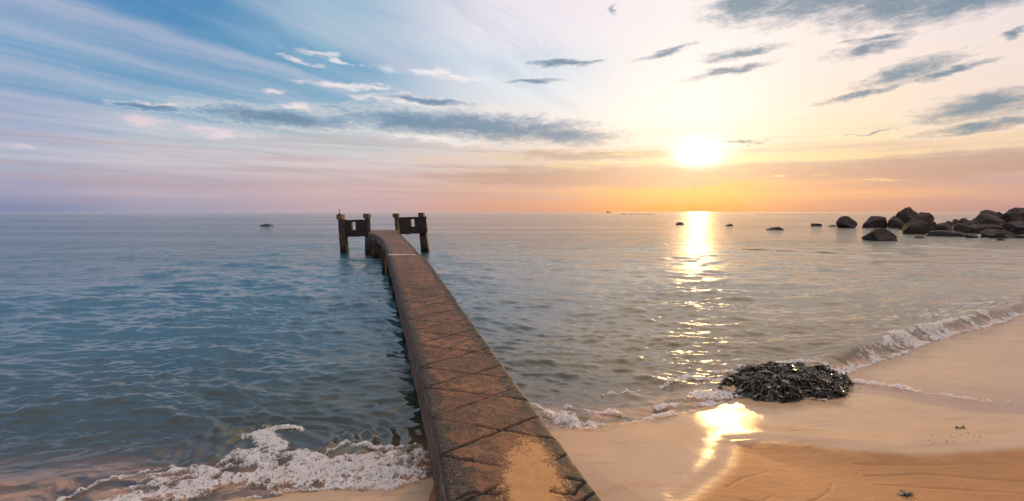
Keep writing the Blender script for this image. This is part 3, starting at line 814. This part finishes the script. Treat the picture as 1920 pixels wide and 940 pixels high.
def post(xt0, xt1, xb0, xb1, yt, yb_, y_, cap, seed, m_=pile_m, capm=None, capd=.1, zb=None, flare=.0, dep=.5):
    pt0, pt1 = A(xt0, yt, y_), A(xt1, yt, y_)
    pb0, pb1 = A(xb0, yb_, y_), A(xb1, yb_, y_)
    zb_ = pb0[2] if zb is None else zb
    f = (pt0[2] - zb_) / (pt0[2] - pb0[2])
    b0x = pt0[0] + (pb0[0] - pt0[0]) * f; b1x = pt1[0] + (pb1[0] - pt1[0]) * f
    bq = [(b0x, y_ , zb_), (b1x, y_, zb_), (b1x, y_ + dep, zb_), (b0x, y_ + dep, zb_)]
    tq = [(pt0[0], y_, pt0[2]), (pt1[0], y_, pt0[2]), (pt1[0], y_ + dep, pt0[2]), (pt0[0], y_ + dep, pt0[2])]
    o = rough_prism('post', bq, tq, 16, .10, seed, m_, pier, flare, 5)
    cx0, cx1, cy0, cy1 = cap
    c0, c1 = A(cx0, cy1, y_), A(cx1, cy0, y_)
    bq, tq = box8(c0[0], c1[0], y_ - .06, y_ + dep + .06, c0[2], c1[2], taper=.04)
    rc = rough_prism('cap', bq, tq, 4, .05, seed + 1, capm or cap_m, pier, 0., 4)
    rc.parent = o
    return o, c1
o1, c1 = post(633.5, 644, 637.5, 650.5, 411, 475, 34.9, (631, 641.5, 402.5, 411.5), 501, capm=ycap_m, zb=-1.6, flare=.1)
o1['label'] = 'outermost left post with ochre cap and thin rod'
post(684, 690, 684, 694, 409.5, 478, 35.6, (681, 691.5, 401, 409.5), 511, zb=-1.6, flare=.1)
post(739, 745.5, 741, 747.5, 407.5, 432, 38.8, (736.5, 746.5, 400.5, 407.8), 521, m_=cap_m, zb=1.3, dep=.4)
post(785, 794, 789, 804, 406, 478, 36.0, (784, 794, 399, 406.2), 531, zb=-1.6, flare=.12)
# thin marker rod with small lantern on the ochre cap
bm = bmesh.new()
rodp = A(636.5, 402.5, 35.1)
bmesh.ops.create_cone(bm, cap_ends=True, segments=8, radius1=.03, radius2=.02, depth=.42, matrix=mathutils.Matrix.Translation((rodp[0], rodp[1], rodp[2] + .19)))
bmesh.ops.create_cone(bm, cap_ends=True, segments=10, radius1=.12, radius2=.09, depth=.10, matrix=mathutils.Matrix.Translation((rodp[0], rodp[1], rodp[2] + .03)))
me = bpy.data.meshes.new('marker_rod'); bm.to_mesh(me); bm.free()
link('marker_rod', shift(me), pile_m, o1)
# broken footing at the root of the pier on the sand
root_m = conc_mat('rusty footing', (.34, .15, .08), (.22, .09, .05), (.06, .04, .03), .5, .03)
for k, (px0, px1, py_, z0, z1, y0, dy_) in enumerate(((790, 806, 940, -.4, .28, 4.15, .55), (806, 820, 950, -.4, .38, 3.6, .4))):
    x0, x1 = A(px0, 900, y0)[0], A(px1, 900, y0)[0]
    bq, tq = box8(x0, x1, y0, y0 + dy_, z0, z1, (0.03, 0))
    rough_prism('footing', bq, tq, 6, .08, 601 + k, root_m, pier, .1, 5)

# ------------------------------------------------------------------ rocks
rock_m, n = mat('dark shore granite')
pos = n.node('ShaderNodeNewGeometry').outputs['Position']
r1 = n.noise(pos, .9, 6, .65); r2 = n.noise(pos, 5., 6, .7, .3); r3 = n.noise(n.mapping(pos, scale=(1, 1, 3.5)), 1.5, 5, .7)
c = n.mix(n.ss(r1, .3, .7), (.030, .021, .018), (.062, .043, .036))
c = n.mix(n.m('MULTIPLY', n.ss(r2, .5, .72), .6), c, (.022, .018, .017))
c = n.mix(n.m('MULTIPLY', n.ss(r3, .58, .75), .4), c, (.10, .075, .065))
sp = n.node('ShaderNodeSeparateXYZ'); n.set(sp.inputs[0], pos)
wetr = n.ss(n.m('ADD', sp.outputs[2], n.m('MULTIPLY', r2, .5)), .35, .85, 1., 0.)
c = n.mix(wetr, c, (.018, .015, .013))
b = pbsdf(n, c, n.mix(wetr, (.8,) * 3, (.45,) * 3), n.bump(n.m('ADD', r2, n.m('MULTIPLY', r3, 1.5)), .9, .12), .35)
out(n, b.outputs[0])
def rock_mesh(name, sx, sy, sz, seed, sub=4, flat=False):
    rg = np.random.default_rng(seed)
    bm = bmesh.new(); bmesh.ops.create_icosphere(bm, subdivisions=sub, radius=1)
    me = bpy.data.meshes.new(name); bm.to_mesh(me); bm.free()
    co = np.empty(len(me.vertices) * 3); me.vertices.foreach_get('co', co); d = co.reshape(-1, 3)
    N = rg.normal(size=(17, 3)); N /= np.linalg.norm(N, axis=1)[:, None]
    D = .52 + .46 * rg.random(17)
    dots = np.maximum(d @ N.T, 1e-3) / D
    k = 34.
    rad = 1 / (np.sum(np.vstack([dots.T, np.full(len(d), .92)]) ** k, 0)) ** (1 / k)
    nz_ = fbm(d[:, 0] * 1.6 + seed, d[:, 1] * 1.6, d[:, 2] * 1.6, 5, seed, .55) - .5
    rad = rad * (1 + .34 * nz_)
    crack = np.abs(fbm(d[:, 0] * 1.3 + seed * 2, d[:, 1] * 1.3, d[:, 2] * 2.6, 3, seed + 4) - .5)
    rad = rad * (1 - .09 * np.exp(-(crack / .02) ** 2))
    p = d * rad[:, None]
    lo, hi = p.min(0), p.max(0)
    p = (p - (lo + hi) / 2) / ((hi - lo) / 2)
    p = p * np.array((sx, sy, sz))
    me.vertices.foreach_set('co', p.ravel().astype(np.float32)); me.update()
    return me
ROCKS = [ # x0, x1, ytop, ybase (photograph pixels), label, extra distance
 (1573,1612,405,428,'squat boulder standing alone at the left end of the rocky point',0),
 (1625,1671,405,428,'broad rounded boulder left of the tallest rock, behind the front boulder',0),
 (1668,1700,405,429,'rounded boulder pressed against the left foot of the tallest rock',1),
 (1694,1736,388,428,'tallest peaked boulder of the rocky point',2),
 (1724,1755,397.5,426,'blocky shoulder boulder on the right of the tallest peak',4),
 (1704,1752,411,437,'dark sloping boulder in front of the tallest peak',-3),
 (1634,1684,426.5,452,'lone dark boulder standing in the water nearest the viewer',0),
 (1690,1712,421,431,'low rock at the foot of the tallest boulder',0),
 (1741,1759,416,426,'small round stone right of the tallest peak',2),
 (1753,1798,417,434,'low reddish rock slab between the peak and the right hand pile',0),
 (1776,1792,414.5,426,'small knobbly rock on the middle ridge',3),
 (1788,1804,411,425,'egg shaped rock left of the flat topped block on the ridge',3),
 (1802,1824,409,425,'flat topped block sitting on the middle ridge',3),
 (1751,1820,432.5,444,'long low wet rock lying in the shallows',0),
 (1793,1826,419,438,'dark rock behind the long wet slab',0),
 (1812,1846,415,433,'broad dark rock below the flat topped block',1),
 (1828,1852,407,425,'wedge rock leading up to the right hand pile',3),
 (1815,1842,438,446.5,'dark pointed rock at the water edge with white wash behind it',0),
 (1842,1858,441.5,446,'tiny rock in the white water between two larger ones',0),
 (1844,1870,393.5,411,'angular rock perched on top of the right hand pile',5),
 (1836,1886,400,431,'big slab shaped boulder under the perched angular rock',2),
 (1862,1882,397.5,416,'small notch rock beside the perched angular one',5),
 (1876,1916,397,431,'large grey boulder with a rounded shoulder near the picture edge',3),
 (1896,1950,389,427,'highest boulder at the right edge of the picture',6),
 (1900,1965,415,441,'dark sloping boulder at the right edge by the waterline',0),
 (1832,1892,421,438,'long sloping rock in the middle of the right hand pile',-1),
 (1860,1914,430,447,'flat dark boulder at the front of the right hand pile',0),
 (1908,1945,439.5,447.5,'small wet rock at the right edge in front of the pile',0),
 (1720,1746,442.5,447.5,'thin flat rock just breaking the water in front of the peak',0),
 (1869,1890,446.5,451.5,'thin flat rock just breaking the water below the right hand pile',0),
 (1521,1544,419,425,'low dark rock in the water left of the point',0),
 (1553,1577,421.5,425.5,'flat ledge touching the left side of the lone squat boulder',0),
 (1440,1478,425.5,432,'spreading low rock in the water between the sun path and the point',0),
 (1268,1285,416.5,422.5,'small brown rock beside the sun reflection',0),
 (1361,1375,420,424.5,'tiny rock just right of the sun reflection',0),
 (482,508,420,425,'small dark rock alone in the blue water left of the pier',0),
 (1930,2010,384,430,'huge boulder outside the right edge of the picture',4),
]
cnt = 0
for k, (x0, x1, yt, yb_, lab, ex) in enumerate(ROCKS):
    yb2 = yb_ - .5
    D = float(G(960, yb2, 0)[1]) if ex >= 0 or True else 0
    wide = (x1 - x0) / FPX
    D = D + ex * 1.2
    pL, pR, pT = A(x0, yb2, D), A(x1, yb2, D), A((x0 + x1) / 2, yt, D)
    sx_ = (pR[0] - pL[0]) / 2
    topz = pT[2]
    low = min(pL[2], 0) - .5 - .15 * topz
    low = min(-.5, low)
    sz_ = (topz - low) / 2
    o = link('boulder' if sx_ > .9 else 'rock', rock_mesh('rock', sx_, min(max(sx_ * .8, .5), 2.6), sz_, 900 + k * 7, 5 if sx_ > 1.0 else 4), rock_m)
    o.location = ((pL[0] + pR[0]) / 2, D + min(sx_ * .5, 1.5), (topz + low) / 2)
    o.rotation_euler = (0, 0, 0)
    tag(o, lab, 'rock', 'rocks of the point and the shallows')
foam([([(1822, 436), (1832, 433), (1842, 436)], .35), ([(1838, 441), (1850, 446), (1870, 444)], .25), ([(1745, 437), (1765, 434)], .2), ([(1668, 428), (1675, 425)], .2), ([(1690, 438), (1712, 437)], .12), ([(1905, 444), (1925, 441)], .25)], .05,
     'white wash swirling between the dark rocks of the point', 191)
# barely submerged reef patches
for k, (x0, x1, yc, lab) in enumerate(((1383, 1452, 468, 'long dark reef ledge awash in the ripples below the low rock'), (1448, 1505, 472, 'middle reef ledge awash with short ripples'), (1515, 1562, 473.5, 'short right hand reef ledge awash'))):
    p0, p1 = G(x0, yc, 0), G(x1, yc, 0)
    o = link('reef', rock_mesh('reef', (p1[0] - p0[0]) / 2, .9, .14, 1300 + k, 5), rock_m)
    o.location = ((p0[0] + p1[0]) / 2, p0[1], -.075)
    tag(o, lab, 'reef', 'reef ledges awash')

# ------------------------------------------------------------------ weed heap
weed_m, n = mat('wet seaweed leaves')
rnd = n.attr('tint')
c = n.ramp(rnd, [(0, (.010, .012, .009)), (.45, (.032, .034, .024)), (.70, (.075, .060, .042)), (.88, (.20, .15, .11)), (1, (.62, .54, .46))])  # palest leaf tints are painted glints on the wet weed
b = pbsdf(n, c, .22, None, .7)
out(n, b.outputs[0])
HEAP = gp([(1345, 714), (1372, 738), (1405, 750), (1445, 756), (1490, 760), (1540, 756), (1574, 757), (1578, 738), (1588, 722), (1560, 700), (1500, 690), (1430, 687), (1375, 694)], .03)
hp = np.array(HEAP)
HT = .28
def heap_h(x, y):
    d_ = seg_dist(x, y, HEAP + HEAP[:1])
    ins = inside(x, y, HEAP)
    d_ = np.where(ins, d_, -d_)
    lump = fbm(x * 3.5, y * 3.5, 0, 4, 7)
    t_, _ = terrain(x, y, None, False)
    e = d_ + (fbm(x * 3.2, y * 4.5, 0, 5, 17, .6) - .5) * .75 - .06
    return np.maximum(t_, -.02) + HT * (1 - np.exp(-np.maximum(e + .04, 0) / .26)) * (.75 + .5 * lump) * (e > -.04) - .02 * (e <= -.04), e
xs = np.arange(hp[:, 0].min() - .2, hp[:, 0].max() + .2, .02); ys = np.arange(hp[:, 1].min() - .2, hp[:, 1].max() + .3, .02)
X, Y = np.meshgrid(xs, ys); sh = X.shape
Hh, e = heap_h(X.ravel(), Y.ravel())
Hh = Hh + .02 * (fbm(X.ravel() * 25, Y.ravel() * 25, 0, 2, 3) - .5)
q = grid_quads(*sh)
V0, Q0, a0 = compact(np.stack([X.ravel(), Y.ravel(), Hh], 1), q, (e[q] > -.03).any(1), dict(tint=np.full(X.size, .15)))
NL = 26000
lx = rng.uniform(xs[0], xs[-1], NL * 3); ly = rng.uniform(ys[0], ys[-1], NL * 3)
lz, le = heap_h(lx, ly)
kp = le > rng.exponential(.05, len(le)) * -1 - .02; lx, ly, lz = lx[kp][:NL], ly[kp][:NL], lz[kp][:NL]
m_ = len(lx)
yaw = rng.uniform(0, 6.283, m_); tilt = rng.normal(0, .32, m_); roll = rng.normal(0, .6, m_)
ln_ = rng.uniform(.012, .035, m_) * (1 + 1.6 * (rng.random(m_) > .88)); wd_ = ln_ * rng.uniform(.22, .5, m_)
ax = np.stack([np.cos(yaw) * np.cos(tilt), np.sin(yaw) * np.cos(tilt), np.sin(tilt)], 1)
side = np.stack([-np.sin(yaw), np.cos(yaw), np.zeros(m_)], 1)
nrm_ = np.cross(ax, side)
side = side * np.cos(roll)[:, None] + nrm_ * np.sin(roll)[:, None]
nrm_ = np.cross(ax, side)
c0 = np.stack([lx, ly, lz + .012], 1)
a_ = ax * ln_[:, None]; s_ = side * wd_[:, None]; cv_ = nrm_ * (ln_ * .25)[:, None]
P6 = np.stack([c0 - a_ - cv_, c0 - s_, c0 + a_ - cv_, c0 + s_], 1).reshape(-1, 3)
tint = np.repeat(rng.random(m_) ** 1.0, 4)
Vh = np.concatenate([V0, P6]); Qh = np.concatenate([Q0, np.arange(m_ * 4).reshape(-1, 4) + len(V0)])
me = mesh_np('seaweed_heap', Vh, Qh, dict(tint=np.concatenate([a0['tint'], tint])))
tag(link('seaweed_heap', me, weed_m, smooth=False), 'dark glistening heap of wet seaweed at the waterline right of the pier', 'seaweed', kind='stuff')

# small things on the sand
def weed_scrap(px, py, z, size, nleaf, label, seed):
    rg = np.random.default_rng(seed)
    c_ = G(px, py, z)
    zz = float(terrain(np.array([c_[0]]), np.array([c_[1]]))[0][0])
    vs, qs = [], []
    for k in range(nleaf):
        an = rg.uniform(0, 6.28); off = rg.normal(0, size * .35, 2) * np.array((.35, .2)); L = size * rg.uniform(.5, 1.); Wd = L * .16
        seg = 6
        b0 = len(vs)
        for s__ in range(seg + 1):
            f = s__ / seg - .5
            an2 = an + f * .8
            x = c_[0] + off[0] + math.cos(an2) * L * f; y = c_[1] + off[1] + math.sin(an2) * L * f
            wv = Wd * math.sqrt(max(0, 1 - (2 * f) ** 2)) + .001
            for sg in (-1, 1):
                vs.append((x - sg * math.sin(an2) * wv, y + sg * math.cos(an2) * wv, zz + .008 + .012 * math.cos(f * 5 + k) + .004 * sg))
        for s__ in range(seg):
            qs.append((b0 + 2 * s__, b0 + 2 * s__ + 1, b0 + 2 * s__ + 3, b0 + 2 * s__ + 2))
    me = mesh_np('seaweed_scrap', vs, qs, dict(tint=rg.random(len(vs)) * .6))
    tag(link('seaweed_scrap', me, weed_m), label, 'seaweed')
weed_scrap(1800, 817, .27, .10, 4, 'small dark leaf scrap on the pale wet sand at the right', 3)
weed_scrap(1700, 918, .40, .12, 9, 'flat dark weed scrap on the orange sand at the bottom right', 4)
weed_scrap(1722, 934, .42, .09, 5, 'smaller weed scrap just below the flat one on the orange sand', 5)

# tiny shell bits and grit
def grit(boxes, label, seed):
    rg = np.random.default_rng(seed); vs, qs = [], []
    for (x0, x1, y0, y1, nn_, sz_) in boxes:
        pp = np.array([G(rg.uniform(x0, x1), rg.uniform(y0, y1), .32) for _ in range(nn_)])
        zz = terrain(pp[:, 0], pp[:, 1])[0]
        for p, z_ in zip(pp, zz):
            s_ = sz_ * rg.uniform(.5, 1.4); b0 = len(vs); a_ = rg.uniform(0, 3)
            for dz_, k_ in ((0, 1.), (.5, .75), (.75, .2)):
                for q_ in range(4):
                    t_ = a_ + q_ * 1.5708
                    vs.append((p[0] + math.cos(t_) * s_ * k_ * 1.3, p[1] + math.sin(t_) * s_ * k_, z_ - .002 + dz_ * s_))
            for l_ in range(2):
                for q_ in range(4):
                    qs.append((b0 + l_ * 4 + q_, b0 + l_ * 4 + (q_ + 1) % 4, b0 + l_ * 4 + 4 + (q_ + 1) % 4, b0 + l_ * 4 + 4 + q_))
            qs.append((b0 + 8, b0 + 9, b0 + 10, b0 + 11))
    return mesh_np('shell_grit', vs, qs, dict(tint=rg.random(len(vs))))
gm1, n = mat('pale shell'); out(n, pbsdf(n, (.75, .68, .58), .5).outputs[0])
tag(link('shell_grit', grit([(1150, 1290, 888, 900, 26, .005), (1130, 1340, 820, 925, 40, .0035)], '', 5), gm1, smooth=False), 'pale shell bits strewn on the smooth pinkish sand beside the pier', 'shell grit', kind='stuff')
tag(link('weed_crumbs', grit([(1740, 1850, 822, 850, 46, .007), (1420, 1560, 795, 815, 30, .004), (1500, 1920, 868, 935, 70, .005), (1630, 1900, 745, 800, 40, .004)], '', 6), weed_m, smooth=False), 'dark crumbs of weed scattered over the sand on the right', 'weed crumbs', kind='stuff')

# ------------------------------------------------------------------ far boat and float lines
boat_m = conc_mat('dark boat paint', (.05, .03, .03), (.08, .05, .04), (.02, .02, .02), .3, .01)
boat = empty('fishing_boat', tuple(A(1141, 398.2, 1400.)))
boat.location.z = 0
tag(boat, 'tiny dark fishing boat on the horizon left of the sun', 'boat')
bm = bmesh.new()
L_, Bm = 6.5, 1.7
prof = [(-1, .75), (-.6, 1), (0, 1), (.5, .8), (.85, .35), (1, .02)]
rows = []
for f, wv in prof:
    x = f * L_; zt = 1.1 + .9 * max(0, f) ** 2
    rows.append([bm.verts.new((x, -Bm * wv, zt)), bm.verts.new((x, -Bm * wv * .6, -.4)), bm.verts.new((x, Bm * wv * .6, -.4)), bm.verts.new((x, Bm * wv, zt))])
for a, b_ in zip(rows[:-1], rows[1:]):
    for k in range(3): bm.faces.new((a[k], b_[k], b_[k + 1], a[k + 1]))
    bm.faces.new((a[3], b_[3], b_[0], a[0]))
bm.faces.new(rows[0]); bmesh.ops.recalc_face_normals(bm, faces=bm.faces)
me = bpy.data.meshes.new('hull'); bm.to_mesh(me); bm.free(); link('hull', me, boat_m, boat, False)
bm = bmesh.new()
bmesh.ops.create_cube(bm, size=1, matrix=mathutils.Matrix.Translation((-2.2, 0, 2.1)) @ mathutils.Matrix.Diagonal((4.2, 2.2, 2.2, 1)))
bmesh.ops.create_cube(bm, size=1, matrix=mathutils.Matrix.Translation((-2.2, 0, 3.3)) @ mathutils.Matrix.Diagonal((5., 2.7, .2, 1)))
bmesh.ops.bevel(bm, geom=bm.edges[:], offset=.08, segments=1)
me = bpy.data.meshes.new('cabin'); bm.to_mesh(me); bm.free(); link('cabin', me, boat_m, boat, False)
bm = bmesh.new()
bmesh.ops.create_cone(bm, cap_ends=True, segments=6, radius1=.12, radius2=.07, depth=5, matrix=mathutils.Matrix.Translation((.8, 0, 3.4)))
me = bpy.data.meshes.new('mast'); bm.to_mesh(me); bm.free(); link('mast', me, boat_m, boat, False)
bm = bmesh.new()
bmesh.ops.create_uvsphere(bm, u_segments=12, v_segments=8, radius=.32)
bmesh.ops.create_cone(bm, cap_ends=True, segments=8, radius1=.10, radius2=.06, depth=.3, matrix=mathutils.Matrix.Translation((0, 0, .42)))
bm.transform(mathutils.Matrix.Diagonal((1.2, 1.2, .9, 1)))
fme = bpy.data.meshes.new('float_buoy'); bm.to_mesh(fme); bm.free(); fme.materials.append(boat_m)
for k in range(34):
    o = bpy.data.objects.new('float_buoy', fme); COL.objects.link(o)
    if k < 14:
        px, py = 1165 + k * 4.7 + rng.uniform(-1.5, 1.5), 402.3 + rng.uniform(-.4, .4)
        lab = 'dark float bobbing in the short line left of the sun reflection'; g_ = 'floats left of the sun reflection'
    else:
        px, py = 1425 + (k - 14) * 7.4 + rng.uniform(-2, 2), 402.4 + rng.uniform(-.3, .3)
        lab = 'dark float bobbing in the long line between the sun reflection and the rocks'; g_ = 'floats right of the sun reflection'
    p = G(px, py, 0); o.location = (p[0], p[1], .2); o.scale = ((1.7 if k < 14 else 1.15),) * 3
    tag(o, lab, 'buoy', g_)
